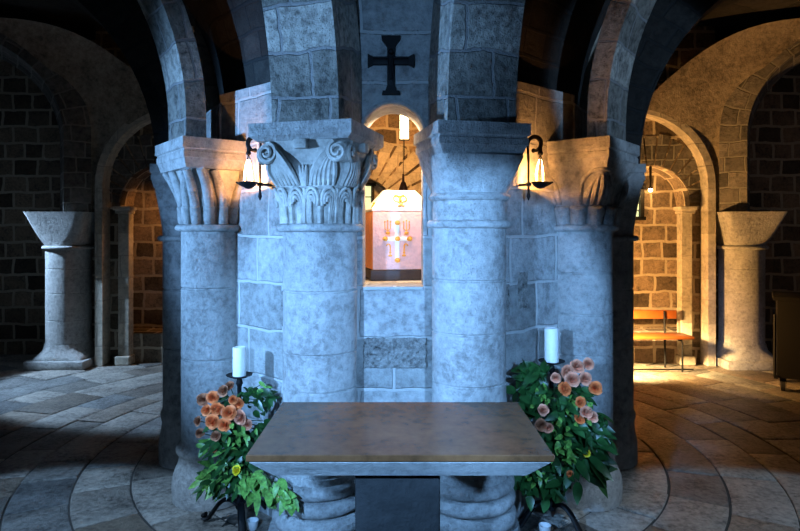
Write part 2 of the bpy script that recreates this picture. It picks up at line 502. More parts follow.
ZA = 2.385
def rd(p): return tuple(radial(*p))[:2]
rib('stone_arch', 'block-built arch rising toward the viewer above the leaf-carved capital', P1L, rd(P1L), ZA - 0.01, 1.75, 0.385, 0.40, 'block', d0=0.21)
rib('stone_arch', 'block-built arch rising toward the viewer above the plain bell capital', P1R, rd(P1R), ZA - 0.01, 1.75, 0.385, 0.40, 'block', d0=0.21)
rib('stone_arch', 'curved stone arch springing leftward from the reeded capital with tube leaves', P2L, rd(P2L), ZA, 1.70, 0.36, 0.13, 'block', d0=0.235, stilt=0.14)
rib('stone_arch', 'curved stone arch springing rightward from the capital carved with a shell', P2R, rd(P2R), ZA, 1.70, 0.36, 0.13, 'block', d0=0.235, stilt=0.14)
rib('stone_arch', 'dark arch springing behind the reeded capital, above the shaded left rear column', P3L, rd(P3L), 2.30, 1.6, 0.36, 0.40, 'vault', d0=0.22)  # both rear ribs carry painted shade, the same near-black as the vault
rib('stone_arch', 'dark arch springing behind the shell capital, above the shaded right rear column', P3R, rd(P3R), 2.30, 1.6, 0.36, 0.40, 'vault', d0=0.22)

# ------------------------------------------------------------------ columns of the pier
def groove(prof, r, zs, w=0.009, d=0.009):
    for z in zs:
        prof += [(r, z - w), (r - d, z - 0.003), (r - d, z + 0.003), (r, z + w)]
    return prof
def base_profile_low(r):
    return [(r + 0.055, 0), (r + 0.060, 0.09), (r + 0.058, 0.13), (r + 0.050, 0.17), (r + 0.038, 0.20), (r + 0.022, 0.235), (r + 0.012, 0.27), (r + 0.014, 0.30),
            (r + 0.028, 0.315), (r + 0.034, 0.335), (r + 0.028, 0.355), (r + 0.012, 0.37), (r + 0.001, 0.385)]
def base_profile_tall(r):
    p = [(r + 0.075, 0), (r + 0.08, 0.12), (r + 0.07, 0.16)]
    for z, e, h in ((0.215, 0.052, 0.05), (0.315, 0.045, 0.042), (0.40, 0.040, 0.036)):
        for k in range(9):
            a = -PI / 2 + PI * k / 8
            p.append((r + 0.008 + e * math.cos(a), z + h * math.sin(a)))
    p += [(r + 0.006, 0.445), (r + 0.006, 0.47), (r, 0.475)]
    return p
def column(label, pos, r, joints, base, ztop, neck=True, rot=None, name='stone_column', mat='shaft'):
    d = radial(*pos)
    rz = math.atan2(d.y, d.x) if rot is None else rot
    t = thing(name, label, 'column', (pos[0], pos[1], 0), rz)
    pb = base(r)
    mb = MB(); mb.lathe(pb, 48); mb.build('base', M[mat], t, smooth=True, angle=50)
    prof = groove([(r, pb[-1][1] - 0.002)], r, joints) + [(r, ztop + 0.003)]
    # a few slow waves so the drums are not perfectly straight
    mb = MB(); mb.lathe(prof, 48)
    mb.build('shaft', M[mat], t, angle=30)
    return t
def ring_part(t, r, z, h, name='neck_ring', mat='shaft'):
    mb = MB(); p = []
    for k in range(9):
        a = -PI / 2 + PI * k / 8
        p.append((r + h * 0.6 * math.cos(a), z + h / 2 + h / 2 * math.sin(a)))
    mb.lathe([(r - 0.03, z)] + p + [(r - 0.03, z + h)], 48)
    return mb.build(name, M[mat], t)
def abacus_part(t, z0, z1, a0, a1, steps, mat='shaft'):
    """moulded square slab: stepped profile"""
    mb = MB(); prof = []
    for (f, k) in steps:
        prof.append((a0 + (a1 - a0) * k, z0 + (z1 - z0) * f, 60))
    rows = []
    for (a, z, _) in prof:
        n = 6; row = []
        cs = [(-a, -a), (a, -a), (a, a), (-a, a)]
        for c in range(4):
            A, B = cs[c], cs[(c + 1) % 4]
            for k in range(n): row.append((A[0] + (B[0] - A[0]) * k / n, A[1] + (B[1] - A[1]) * k / n, z))
        rows.append(row)
    V = mb.grid(rows, closed_u=True)
    mb.face(list(reversed(V[0]))); mb.face(V[-1])
    return mb.build('abacus', M[mat], t, angle=25)
STEP = [(0, 0), (0.05, 0.1), (0.30, 0.55), (0.33, 0.75), (0.52, 0.75), (0.55, 0.62), (0.60, 0.62), (0.64, 1.0), (1, 1.0)]

def bell(zb, zt, r, a, n=14, p=2.2, sq=10):
    out = []
    for k in range(n + 1):
        f = k / n
        out.append((r + (a - r) * f ** p, zb + (zt - zb) * f, 2 + (sq - 2) * f ** 1.6))
    return out
def bell_r(f, th, r, a, p, sq):
    h = r + (a - r) * f ** p; n = 2 + (sq - 2) * f ** 1.6
    c, s = abs(math.cos(th)), abs(math.sin(th))
    return h / ((c ** n + s ** n) ** (1 / n))

# ---- front left: carved acanthus capital
zb, zt = 1.842, 2.285
t = column('pale round column with leaf-carved capital, left of the lit niche behind the altar', P1L, 0.208, [0.93, 1.13, 1.47], base_profile_tall, 1.80)
ring_part(t, 0.222, 1.795, 0.045)
prm = (0.200, 0.250, 3.0, 6)
mb = MB(); mb.loft_super(bell(zb - 0.01, zt, *prm[:2], p=prm[2], sq=prm[3]), 64); mb.build('capital', M['carved'], t)
abacus_part(t, zt - 0.005, 2.372, 0.262, 0.290, [(0, 0), (0.1, 0.3), (0.25, 1), (1, 1)])
def on_bell(f, th, off=0.0):
    q = bell_r(min(max(f, 0), 1), th, *prm) + off
    return (q * math.cos(th), q * math.sin(th), zb + (zt - zb) * f)
# lower tier: pairs of curled lobes with a stem between
mb = MB()
NL = 8
for k in range(NL):
    th0 = 2 * PI * (k + 0.5) / NL; hw = PI / NL
    mb.tube([on_bell(f, th0, 0.010) for f in (0.0, 0.1, 0.2, 0.3, 0.40)], [0.015, 0.016, 0.015, 0.014, 0.017], 6)
    mb.tube([on_bell(f, th0 + hw, 0.012) for f in (0.0, 0.1, 0.2, 0.3, 0.42)], [0.014, 0.015, 0.016, 0.016, 0.012], 6)
    for s in (-1, 1):
        for q, w in enumerate((1.0, 0.62, 0.28)):
            pts, rr = [], []
            ct = th0 + s * hw * 0.50; cf = 0.275
            for j in range(5):
                u = j / 4
                pts.append(on_bell(cf * u - 0.01, ct + s * hw * 0.40 * w * (0.55 + 0.45 * u), 0.012)); rr.append(0.0095)
            for j in range(1, 9):
                a = PI * 1.15 * j / 8
                pts.append(on_bell(cf + 0.15 * w * math.sin(a), ct + s * hw * 0.40 * w * math.cos(a), 0.012 + 0.016 * math.sin(min(a, PI / 2)))); rr.append(0.0105)
            mb.tube(pts, rr, 6)
mb.build('lower_leaves', M['carved'], t)
# upper tier: fluted fronds sweeping up to the corner volutes
mb = MB()
for c in range(4):
    tc_ = PI / 4 + PI / 2 * c
    for s in (-1, 1):
        for q in range(6):
            w = q / 5
            pts, rr = [], []
            for j in range(14):
                u = j / 13
                dth = (0.10 + 0.52 * w) * (1 - u) ** (0.55 + 0.5 * w) + 0.13 * u + 0.10 * w * math.sin(PI * u)
                f = 0.46 + (0.50 - 0.16 * (1 - w)) * u ** (0.85 + 0.25 * w)
                pts.append(on_bell(f, tc_ + s * dth, 0.008 + 0.026 * math.sin(PI * u)))
                rr.append(0.007 + 0.011 * math.sin(PI * (0.1 + 0.75 * u)))
            mb.tube(pts, rr, 6)
for c in range(4):
    tm = PI / 2 * c
    for s in (-1, 0, 1):
        mb.tube([on_bell(f, tm + s * (0.03 + 0.25 * (f - 0.47)), 0.012 + 0.03 * (f - 0.47)) for f in (0.45, 0.52, 0.58, 0.64, 0.70)], [0.012, 0.015, 0.014, 0.010, 0.004], 6)
    mb.box(on_bell(0.94, tm, 0.014), (0.05, 0.075, 0.05), Matrix.Rotation(tm, 3, 'Z'), 0.006)
mb.build('upper_leaves', M['carved'], t)
for c in range(4):
    tm = PI / 2 * c
    ax = Vector((math.cos(tm), math.sin(tm), 0)); pr = Vector((-math.sin(tm), math.cos(tm), 0))
    for s in (-1, 1):
        mb = MB()
        ctr = ax * 0.238 + pr * (s * 0.200) + Vector((0, 0, zt - 0.070))
        pts, n = [], 36
        for j in range(n):
            a = j / (n - 1) * 2 * PI * 1.7
            q = 0.056 * (1 - 0.80 * j / (n - 1))
            pts.append(ctr + pr * (-s * q * math.sin(a + 0.3)) + Vector((0, 0, q * math.cos(a + 0.3))) + ax * (0.012 + 0.018 * j / (n - 1)))
        mb.tube(pts, [0.0135 - 0.005 * j / (n - 1) for j in range(n)], 6)
        rows = []
        for h, rr_ in ((-0.05, 0.052), (0.008, 0.055), (0.012, 0.05)):
            rows.append([ctr + pr * (rr_ * math.cos(2 * PI * j / 20)) + Vector((0, 0, rr_ * math.sin(2 * PI * j / 20))) + ax * h for j in range(20)])
        V = mb.grid(rows, closed_u=True); mb.face(V[0]); mb.face(V[-1])
        mb.build('volute', M['carved'], t)

# ---- front right: plain bell capital with tall moulded abacus
t = column('pale round column with plain bell capital, right of the lit niche behind the altar', P1R, 0.208, [0.96, 1.24, 1.53], base_profile_tall, 1.82)
ring_part(t, 0.215, 1.815, 0.045)
mb = MB(); mb.lathe([(0.205, 1.85), (0.207, 1.93), (0.206, 1.975)], 48)
mb.loft_super([(0.206, 1.965, 2), (0.224, 1.975, 2), (0.232, 1.99, 2), (0.224, 2.004, 2), (0.212, 2.008, 2.1)] + [(0.212 + 0.034 * (k / 10) ** 1.7, 2.006 + 0.20 * k / 10, 2 + 7 * (k / 10) ** 1.3) for k in range(11)], 64)
mb.build('capital', M['shaft'], t)
abacus_part(t, 2.20, 2.375, 0.222, 0.258, STEP)

# ---- outer left: tube-leaf capital
zb2, zt2 = 1.845, 2.205
t = column('round column with reeded tube-leaf capital, behind the left candle stand', P2L, 0.200, [0.95, 1.42], base_profile_low, 1.80)
ring_part(t, 0.212, 1.797, 0.045)
prm = (0.175, 0.215, 2.0, 6)
mb = MB(); mb.loft_super(bell(zb2 - 0.01, zt2, *prm[:2], p=prm[2], sq=prm[3]), 56); mb.build('capital', M['carved'], t)
def on2(f, th, off):
    q = bell_r(min(max(f, 0), 1), th, *prm) + off
    return (q * math.cos(th), q * math.sin(th), zb2 + (zt2 - zb2) * f)
mb = MB()
NT = 14
for k in range(NT):
    th = 2 * PI * (k + 0.5) / NT
    mb.tube([on2(f, th, 0.010) for f in (0.0, 0.04, 0.12, 0.24, 0.31, 0.335)], [0.026, 0.033, 0.036, 0.034, 0.036, 0.028], 10)
mb.build('lower_reeds', M['shaft'], t)
mb = MB()
for k in range(NT):
    th0 = 2 * PI * (k + 0.5) / NT
    cn = PI / 4 + PI / 2 * round((th0 - PI / 4) / (PI / 2))
    dl = ((th0 - cn + PI) % (2 * PI)) - PI
    pts, rr = [], []
    for j in range(10):
        u = j / 9
        f = 0.30 + 0.68 * u
        th = th0 - dl * 0.42 * u ** 1.6
        pts.append(on2(f, th, 0.006 + 0.055 * u ** 2.2 * (1 if abs(dl) < 0.5 else 0.3))); rr.append(0.029 - 0.004 * u + 0.004 * math.sin(PI * u))
    mb.tube(pts, rr, 10)
mb.build('tube_leaves', M['shaft'], t)
abacus_part(t, 2.20, 2.388, 0.262, 0.292, STEP)

# ---- outer right: scalloped capital with a shell in an arch
t = column('round column with scalloped shell capital, behind the right candle stand', P2R, 0.200, [0.98, 1.25, 1.52], base_profile_low, 1.80)
ring_part(t, 0.212, 1.797, 0.045)
prm = (0.19, 0.258, 1.7, 9)
mb = MB(); mb.loft_super(bell(zb2 - 0.01, zt2, *prm[:2], p=prm[2], sq=prm[3]), 56); mb.build('capital', M['shaft'], t)
mb = MB()
for k in range(12):
    th = 2 * PI * (k + 0.5) / 12
    mb.tube([on2(f, th, 0.002) for f in (0.0, 0.1, 0.22, 0.30, 0.335)], [0.047, 0.050, 0.054, 0.056, 0.046], 10)
mb.build('scallops', M['shaft'], t)
mb = MB()
for c in range(4):
    tc_ = PI / 4 + PI / 2 * c
    for hw, hh, rr in ((0.46, 0.60, 0.013),):
        pts = []
        for j in range(21):
            a = PI * j / 20
            pts.append(on2(0.36 + hh * math.sin(a) ** 0.6, tc_ - hw * math.cos(a), 0.004))
        mb.tube(pts, rr, 8)
    for q in range(5):
        w = (q - 2) / 2
        mb.tube([on2(0.36 + (0.50 - 0.08 * abs(w)) * u, tc_ + w * (0.30 - 0.16 * u ** 2), 0.004 + 0.022 * math.sin(PI * u * 0.9)) for u in (0, .2, .4, .6, .8, 1)], [0.016, 0.021, 0.022, 0.020, 0.016, 0.008], 8)
mb.build('shell', M['shaft'], t)
abacus_part(t, 2.20, 2.388, 0.262, 0.292, STEP)

# ---- rear pair in shade
for pos, lab in ((P3L, 'shaded round column half hidden behind the reeded-capital column on the left'), (P3R, 'shaded round column half hidden behind the shell-capital column on the right')):
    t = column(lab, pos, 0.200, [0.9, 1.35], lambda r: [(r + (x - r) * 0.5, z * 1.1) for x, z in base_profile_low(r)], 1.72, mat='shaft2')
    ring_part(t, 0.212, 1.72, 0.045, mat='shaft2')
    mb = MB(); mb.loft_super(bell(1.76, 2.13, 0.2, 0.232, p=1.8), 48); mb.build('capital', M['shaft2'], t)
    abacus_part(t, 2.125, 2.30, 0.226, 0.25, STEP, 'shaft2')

# ------------------------------------------------------------------ back of the crypt
wins = 0
for s in (1, -1):
    nm = 'right' if s > 0 else 'left'
    # chapel bay wall with a round-headed niche
    mb = MB()
    OX = 0.0 if s > 0 else 0.14
    flip = lambda p: Vector((s * p.x + OX, p.y, p.z))
    arched_wall(mb, 2.0, 4.30, 0.0, 4.6, 8.20, 0.42, 3.42, 0.545, 2.15, 0.40, xf=flip, reveal=False)
    mb.quadpts([flip(Vector(p)) for p in ((4.30, 8.2, 0), (4.30, 8.8, 0), (4.30, 8.8, 4.6), (4.30, 8.2, 4.6))])
    mb.quadpts([flip(Vector(p)) for p in ((2.0, 8.2, 0), (2.0, 8.95, 0), (2.0, 8.95, 4.6), (2.0, 8.2, 4.6))])
    w = struct(mb.build('wall_back_' + nm, M['wall'], smooth=True, angle=30))
    mb = MB(); mb.box((s * 3.42 + OX, 8.67, 1.55), (1.3, 0.10, 2.5)); mb.build('niche_back', M['wall'], w, smooth=False)
    mb = MB(); voussoirs(mb, s * 3.42 + OX, 8.20, 2.15, 0.555, 0.98, 15, 0.02, 0.05, PI - 0.05)
    mb.build('voussoirs', M['arch_far'], w, smooth=False)
    # jamb pilaster with small capital
    mb = MB()
    mb.box((s * 3.86 + OX, 8.14, 1.02), (0.15, 0.14, 2.04), bevel=0.01)
    mb.box((s * 3.86 + OX, 8.12, 2.06), (0.19, 0.19, 0.05), bevel=0.008); mb.box((s * 3.86 + OX, 8.11, 2.105), (0.23, 0.22, 0.05), bevel=0.008)
    mb.box((s * 3.86 + OX, 8.12, 0.06), (0.20, 0.2, 0.12), bevel=0.015)
    struct(mb.build('trim_%d' % (1 if s > 0 else 2), M['wallfine'], smooth=False))
    # wall rib: strip that rises and arches over the niche
    mb = MB()
    path = [(4.10, 0, 1, 0), (4.10, 0.8, 1, 0), (4.10, 1.6, 1, 0)]
    for k in range(25):
        a = PI * k / 24
        path.append((3.13 + 0.97 * math.cos(a), 2.4 + 0.97 * math.sin(a), math.cos(a), math.sin(a)))
    path.append((2.16, 0, -1, 0))
    rows = []
    for (x, z, nx, nz) in path:
        rows.append([(s * (x) + OX, 7.98, z), (s * (x + 0.10 * nx) + OX, 7.98, z + 0.10 * nz), (s * (x + 0.10 * nx) + OX, 8.22, z + 0.10 * nz), (s * x + OX, 8.22, z)])
    mb.grid(rows, closed_u=True)
    struct(mb.build('trim_%d' % (3 if s > 0 else 4), M['wallfine'], angle=30))
    # plain wall beyond the column
    mb = MB(); mb.box((s * 6.0, 8.85, 2.3), (3.5, 0.2, 4.6)); struct(mb.build('wall_far_' + nm, M['wall'], smooth=False))
    # far column
    labs = {'right': 'stout column with flared capital on square plinth, right of the wooden bench', 'left': 'stout column with flared capital on square plinth at far left, dimly lit'}
    t = thing('stone_column', labs[nm], 'column', (s * 4.62 + OX, 8.12, 0), 0)
    mb = MB(); prof = groove([(0.278, 0.28)], 0.278, [0.62, 0.98, 1.3], 0.008, 0.005) + [(0.278, 1.56)]
    mb.lathe(prof, 40); mb.build('shaft', M['shaft'], t, angle=30)
    mb = MB(); mb.loft_super([(0.335, 0.10, 9), (0.335, 0.13, 6), (0.325, 0.17, 3), (0.302, 0.22, 2.2), (0.292, 0.27, 2), (0.288, 0.30, 2)], 48); mb.build('base', M['shaft'], t)
    mb = MB(); mb.box((0, 0, 0.055), (0.77, 0.77, 0.11), bevel=0.012); mb.build('plinth', M['shaft'], t)
    ring_part(t, 0.292, 1.555, 0.05)
    mb = MB(); mb.loft_super([(0.275 + 0.125 * (k / 10) ** 1.25, 1.60 + 0.45 * k / 10, 2 + 12 * (k / 10) ** 1.2) for k in range(11)], 56); mb.build('capital', M['shaft'], t)
    # arcade arch springing from it
    alab = {'right': 'tall dark arch springing from the stout column beside the wooden bench', 'left': 'tall dark arch springing from the stout column at far left'}[nm]
    rib('stone_arch', alab, (s * 4.66 + OX, 8.12), (s * 0.84, -0.54), 2.05, 1.15, 0.72, 0.32, 'arch_far', stilt=1.0, d0=0.05)
    # vault web between wall rib and arcade arch
    tdir = Vector((s * 0.84, -0.54, 0)); nrm = Vector((-tdir.y, tdir.x, 0)) * (-1 if s > 0 else 1)
    nrm = nrm if nrm.x * s < 0 else -nrm
    def Bp(u):
        base_ = Vector((s * 4.66 + OX, 8.12, 0)) + nrm * 0.36
        if u < 0.3: return base_ + tdir * 0.0 + Vector((0, 0, 2.05 + 1.05 * u / 0.3))
        a = (u - 0.3) / 0.7 * PI / 2
        return base_ + tdir * (1.2 - 1.2 * math.cos(a)) + Vector((0, 0, 3.05 + 1.3 * math.sin(a)))
    def Ap(u):
        if u < 0.2: return Vector((s * 4.16 + OX, 8.1, 2.05 + 0.35 * u / 0.2))
        a = (u - 0.2) / 0.8 * PI / 2
        return Vector((s * (3.13 + 1.02 * math.cos(a)) + OX, 8.1 - 0.15 * math.sin(a), 2.4 + 1.02 * math.sin(a)))
    rows = []
    for i in range(19):
        u = i / 18
        A, B = Ap(u), Bp(u); row = []
        for j in range(17):
            v = j / 16
            p_ = A.lerp(B, v)
            bul = math.sin(PI * v)
            p_ += Vector((0, 0, 0.45 * bul * u ** 2)) + Vector((0, 0.12 * bul * u, 0))
            row.append(p_)
        rows.append(row)
    mb = MB(); mb.grid(rows)
    mb.build('vault_web', M['web'], ceiling)

# middle of the back wall, seen through the niche
mb = MB()
arched_wall(mb, -2.0, 2.0, 0.0, 4.6, 8.95, 0.35, -0.60, 0.50, 2.10, 0.6, reveal=False)
wb = struct(mb.build('wall_back', M['wall'], angle=30))
mb = MB(); mb.box((-0.60, 9.36, 1.7), (1.3, 0.10, 2.6)); mb.build('niche_back', M['wallfine'], wb, smooth=False)
mb = MB(); voussoirs(mb, -0.60, 8.95, 2.10, 0.51, 1.15, 15, 0.03, 0.05, PI - 0.05); mb.build('voussoirs', M['wallfine'], wb, smooth=False)
def window(n, x0, x1, z0, z1, y):
    mb = MB(); w, h = x1 - x0, z1 - z0
    for (cx, cz, sx, sz) in ((0, h / 2, w + 0.1, 0.05), (0, -h / 2, w + 0.1, 0.05), (-w / 2, 0, 0.05, h), (w / 2, 0, 0.05, h)):
        mb.box((cx, 0, cz), (sx, 0.10, sz))
    mb.box((0, 0.02, 0), (0.016, 0.03, h))
    for k in (1, 2, 3): mb.box((0, 0.02, -h / 2 + h * k / 4), (w, 0.03, 0.014))
    o = struct(mb.build('window_%d' % n, M['iron'], loc=((x0 + x1) / 2, y, (z0 + z1) / 2), smooth=False))
    mb = MB(); mb.box((0, 0.035, 0), (w, 0.012, h)); mb.build('pane', M['pane'], o, smooth=False)
window(1, 3.08, 3.45, 1.98, 2.42, 8.58)
window(2, -0.84, -0.42, 1.75, 2.52, 9.27)

# ------------------------------------------------------------------ altar
t = thing('altar', 'brown-topped stone altar table standing in front of the columns', 'altar', (0.0, 2.723, 0))
W2, D2, ZT = 0.606, 0.366, 0.920
def slab_part(name, levels, mat):
    mb = MB(); rows = []
    for (ins, z) in levels:
        a, b = W2 - ins, D2 - ins; row = []
        cs = [(-a, -b), (a, -b), (a, b), (-a, b)]
        for c in range(4):
            A, B = cs[c], cs[(c + 1) % 4]
            for k in range(10): row.append((A[0] + (B[0] - A[0]) * k / 10, A[1] + (B[1] - A[1]) * k / 10, z))
        rows.append(row)
    V = mb.grid(rows, closed_u=True); mb.face(list(reversed(V[0]))); mb.face(V[-1])
    return mb.build(name, mat, t, angle=20)
slab_part('table_slab', [(0.092, 0.802), (0.086, 0.808), (0.012, 0.884), (0.010, 0.891)], M['slab'])
slab_part('tabletop', [(0.005, 0.891), (0.0, 0.896), (0.0, 0.916), (0.003, ZT)], M['slabtop'])
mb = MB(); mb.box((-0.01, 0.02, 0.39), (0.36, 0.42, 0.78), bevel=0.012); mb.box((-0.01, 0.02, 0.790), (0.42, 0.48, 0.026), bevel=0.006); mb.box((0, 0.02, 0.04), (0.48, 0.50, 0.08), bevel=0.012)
mb.build('pedestal', M['shadestone'], t)

# ------------------------------------------------------------------ reliquary in the niche
mb = MB(); mb.box((-0.02, 4.17, 0.732), (0.86, 0.66, 1.464), bevel=0.01)
tag(mb.build('stone_pedestal', M['wallfine'], smooth=False), 'stone block standing inside the pier below the shining reliquary', 'pedestal')
RX, RY, RZ = -0.010, 4.22, 1.466
t = thing('reliquary', 'shining copper reliquary with hipped roof and gold cross in the niche', 'reliquary', (RX, RY, RZ), math.radians(12))
REL = t
mb = MB(); mb.box((0, 0.0, 0.036), (0.405, 0.345, 0.068), bevel=0.004); mb.build('plinth', M['darkwood'], t)
mb = MB(); mb.box((0, 0, 0.265), (0.385, 0.320, 0.39), bevel=0.008); mb.build('body', M['copper'], t)
mb = MB(); mb.box((0, -0.160, 0.265), (0.375, 0.008, 0.384), bevel=0.002); mb.build('front_panel', M['enamel'], t)
mb = MB()
a, b, c_, d_ = 0.193, 0.165, 0.095, 0.05
lo = [(-a, -b, 0.46), (a, -b, 0.46), (a, b, 0.46), (-a, b, 0.46)]; lo2 = [(x, y, 0.475) for x, y, z in lo]; hi = [(-c_, -d_, 0.605), (c_, -d_, 0.605), (c_, d_, 0.605), (-c_, d_, 0.605)]
V = mb.grid([lo, lo2, hi], closed_u=True); mb.face(list(reversed(V[0]))); mb.face(V[-1])
mb.build('roof', M['roofc'], t, smooth=False)
for sx in (-1, 1):
    mb = MB(); mb.lathe([(0.012, 0.47), (0.019, 0.485), (0.012, 0.5), (0.008, 0.505), (0.010, 0.512), (0.003, 0.520)], 14, (sx * 0.175, -0.13, 0)); mb.build('corner_knob', M['gold'], t)
YF = -0.1665; K = 4.0 / 600                                   # photo pixel -> metres at the reliquary
def fp(px, py, off=0.0): return ((px - 403.5) * K, YF - off, 0.265 - (py - 240) * K)
mb = MB()
cx, _, cz = fp(397.5, 238.5)
mb.box((cx, YF, fp(0, 241)[2]), (0.028, 0.010, 0.265), bevel=0.003)
mb.box((cx, YF, cz), (0.175, 0.010, 0.028), bevel=0.003)
cr = mb.build('cross', M['pale'], t)
for (px, py) in ((397.5, 222.5), (386.3, 238.3), (397.5, 238.3), (408.7, 238.3), (397.5, 259.5)):
    mb = MB(); mb.cyl((0, 0, 0), 0.0165, 0.010, 'Y'); mb.ball((0, -0.006, 0), 0.009, (1, 0.6, 1)); 
    for k in range(8): mb.ball((0.0125 * math.cos(k * PI / 4), -0.005, 0.0125 * math.sin(k * PI / 4)), 0.003, u=6, v=4)
    mb.build('roundel', M['gold'], cr, loc=fp(px, py, 0.008))
for sx in (-1, 1):
    mb = MB()
    X = 397.5 + sx * 8.6
    for k in (-1, 0, 1):
        x = X + k * 2.6
        mb.tube([fp(X, 230.5), fp(x, 228.5 if k else 229), fp(x, 223 - (1 if k == 0 else 0))], 0.0028, 6)
        mb.ball(fp(x, 221.5 - (1 if k == 0 else 0)), 0.0055, (0.8, 0.8, 1.4), 8, 6)
    mb.ball(fp(X, 232.5), 0.014, (1.1, 0.4, 0.7), 10, 6); mb.box(fp(X, 234.5), (0.03, 0.008, 0.006))
    mb.build('candelabrum_emblem', M['gold'], t)
    mb = MB()
    X = 397.5 + sx * 6.4
    pts = [fp(X, 256), fp(X, 250), fp(X, 246.5)]
    for k in range(8):
        a = PI * k / 7
        pts.append(fp(X + sx * (1.7 - 1.7 * math.cos(a)), 245.5 - 2.0 * math.sin(a)))
    mb.tube(pts, 0.0042, 6)
    mb.box(fp(X, 255), (0.022, 0.010, 0.012), bevel=0.002); mb.box(fp(X, 252), (0.014, 0.009, 0.006))
    mb.build('crook_emblem', M['gold'], t)
mb = MB()                                                      # emblem on the front slope of the roof
def rp(u, v, off=0.006):
    f = (v - 0.475) / 0.13
    return (u - 0.012, -0.17 + 0.12 * f - off, v)
for sx in (-1, 1):
    pts = [rp(0, 0.500), rp(sx * 0.012, 0.520)]
    for k in range(12):
        a = -PI / 2 + 1.6 * PI * k / 11
        pts.append(rp(sx * (0.022 + 0.018 * math.cos(a)), 0.545 + 0.020 * math.sin(a)))
    mb.tube(pts, 0.0042, 6)
mb.tube([rp(-0.02, 0.492), rp(0, 0.500), rp(0.02, 0.492)], 0.006, 6); mb.tube([rp(-0.03, 0.572), rp(0, 0.560), rp(0.03, 0.572)], 0.004, 6); mb.ball(rp(0, 0.53), 0.011, u=8, v=6)
mb.build('roof_emblem', M['gold'], t)
REL.scale = (1.12, 1.0, 1.02)

# lantern and bell-shaped weight hanging beyond the reliquary
t = thing('hanging_lantern', 'glowing tall lantern hanging on a rod behind the reliquary', 'lantern', (0.045, 6.3, 0))
ZL = 1.8 + (231 - 126) / 600 * 6.3
mb = MB(); mb.box((0, 0, ZL), (0.095, 0.095, 0.27), bevel=0.006); mb.build('glass', M['lit'], t)
mb = MB()
for sx in (-1, 1):
    for sy in (-1, 1): mb.box((sx * 0.05, sy * 0.05, ZL), (0.008, 0.008, 0.29))
for z in (-0.145, -0.05, 0.05, 0.145): 
    for sx in (-1, 1):
        mb.box((sx * 0.05, 0, ZL + z), (0.006, 0.1, 0.006)); mb.box((0, sx * 0.05, ZL + z), (0.1, 0.006, 0.006))
mb.build('frame', M['iron'], t)
mb = MB(); mb.tube([(0, 0, ZL + 0.14), (0, 0, 4.15)], 0.006, 6); mb.tube([(0, 0, ZL - 0.14), (0, 0, ZL - 0.36)], 0.005, 6); mb.build('rod', M['iron'], t)
ZC = 1.8 + (231 - 187) / 600 * 6.9
t = thing('pendant_shade', 'small dark red cone hanging on a thin stem just above the reliquary roof', 'lamp', (0.038, 6.9, 0))
mb = MB(); mb.lathe([(0.062, ZC - 0.06), (0.058, ZC - 0.05), (0.028, ZC + 0.05), (0.014, ZC + 0.06), (0.012, ZC + 0.15)], 24); mb.build('shade', M['red'], t)
mb = MB(); mb.tube([(0, 0, ZC + 0.14), (0, 0, 4.2)], 0.004, 6); mb.build('stem', M['iron'], t)

# ------------------------------------------------------------------ crucifix on the wall
t = thing('wall_cross', 'black iron cross with flared ends on the wall above the niche', 'cross', ((391 - 400) / 600 * FY, FY - 0.022, 0))
zc = 1.8 + (231 - 62) / 600 * FY
mb = MB(); k = FY / 600
mb.box((0, 0, zc - 0.02), (7.5 * k, 0.03, 50 * k), bevel=0.004)
mb.box((0, 0, zc), (40 * k, 0.03, 8 * k), bevel=0.004)
for sx in (-1, 1):
    mb.prism([(0, 0)], 0, 0) if False else None
    V = mb.grid([[(sx * 18 * k, -0.015, zc - 4 * k), (sx * 18 * k, -0.015, zc + 4 * k), (sx * 18 * k, 0.015, zc + 4 * k), (sx * 18 * k, 0.015, zc - 4 * k)],
                 [(sx * 23 * k, -0.018, zc - 6.5 * k), (sx * 23 * k, -0.018, zc + 6.5 * k), (sx * 23 * k, 0.018, zc + 6.5 * k), (sx * 23 * k, 0.018, zc - 6.5 * k)]], closed_u=True)
    mb.face(V[0]); mb.face(V[1])
for (z0, w0, z1, w1) in ((zc + 8 * k, 3.6 * k, zc + 15 * k, 4.2 * k), (zc + 15 * k, 4.5 * k, zc + 21 * k, 9 * k), (zc + 21 * k, 9 * k, zc + 24.5 * k, 9.5 * k), (zc - 25 * k, 3.8 * k, zc - 30 * k, 5.5 * k), (zc - 30 * k, 8 * k, zc - 33.5 * k, 9 * k)):
    V = mb.grid([[(-w0, -0.02, z0), (w0, -0.02, z0), (w0, 0.02, z0), (-w0, 0.02, z0)], [(-w1, -0.02, z1), (w1, -0.02, z1), (w1, 0.02, z1), (-w1, 0.02, z1)]], closed_u=True)
    mb.face(V[0]); mb.face(V[1])
mb.build('cross_body', M['iron'], t)
mb = MB()
mb.tube([(0, -0.022, zc - 0.115), (0, -0.03, zc - 0.05), (0, -0.03, zc + 0.015)], [0.010, 0.016, 0.018], 8); mb.ball((0, -0.035, zc + 0.045), 0.017)
mb.tube([(-0.10, -0.022, zc + 0.012), (0, -0.03, zc + 0.010), (0.10, -0.022, zc + 0.012)], [0.006, 0.010, 0.006], 6)
mb.build('figure', M['iron'], t)

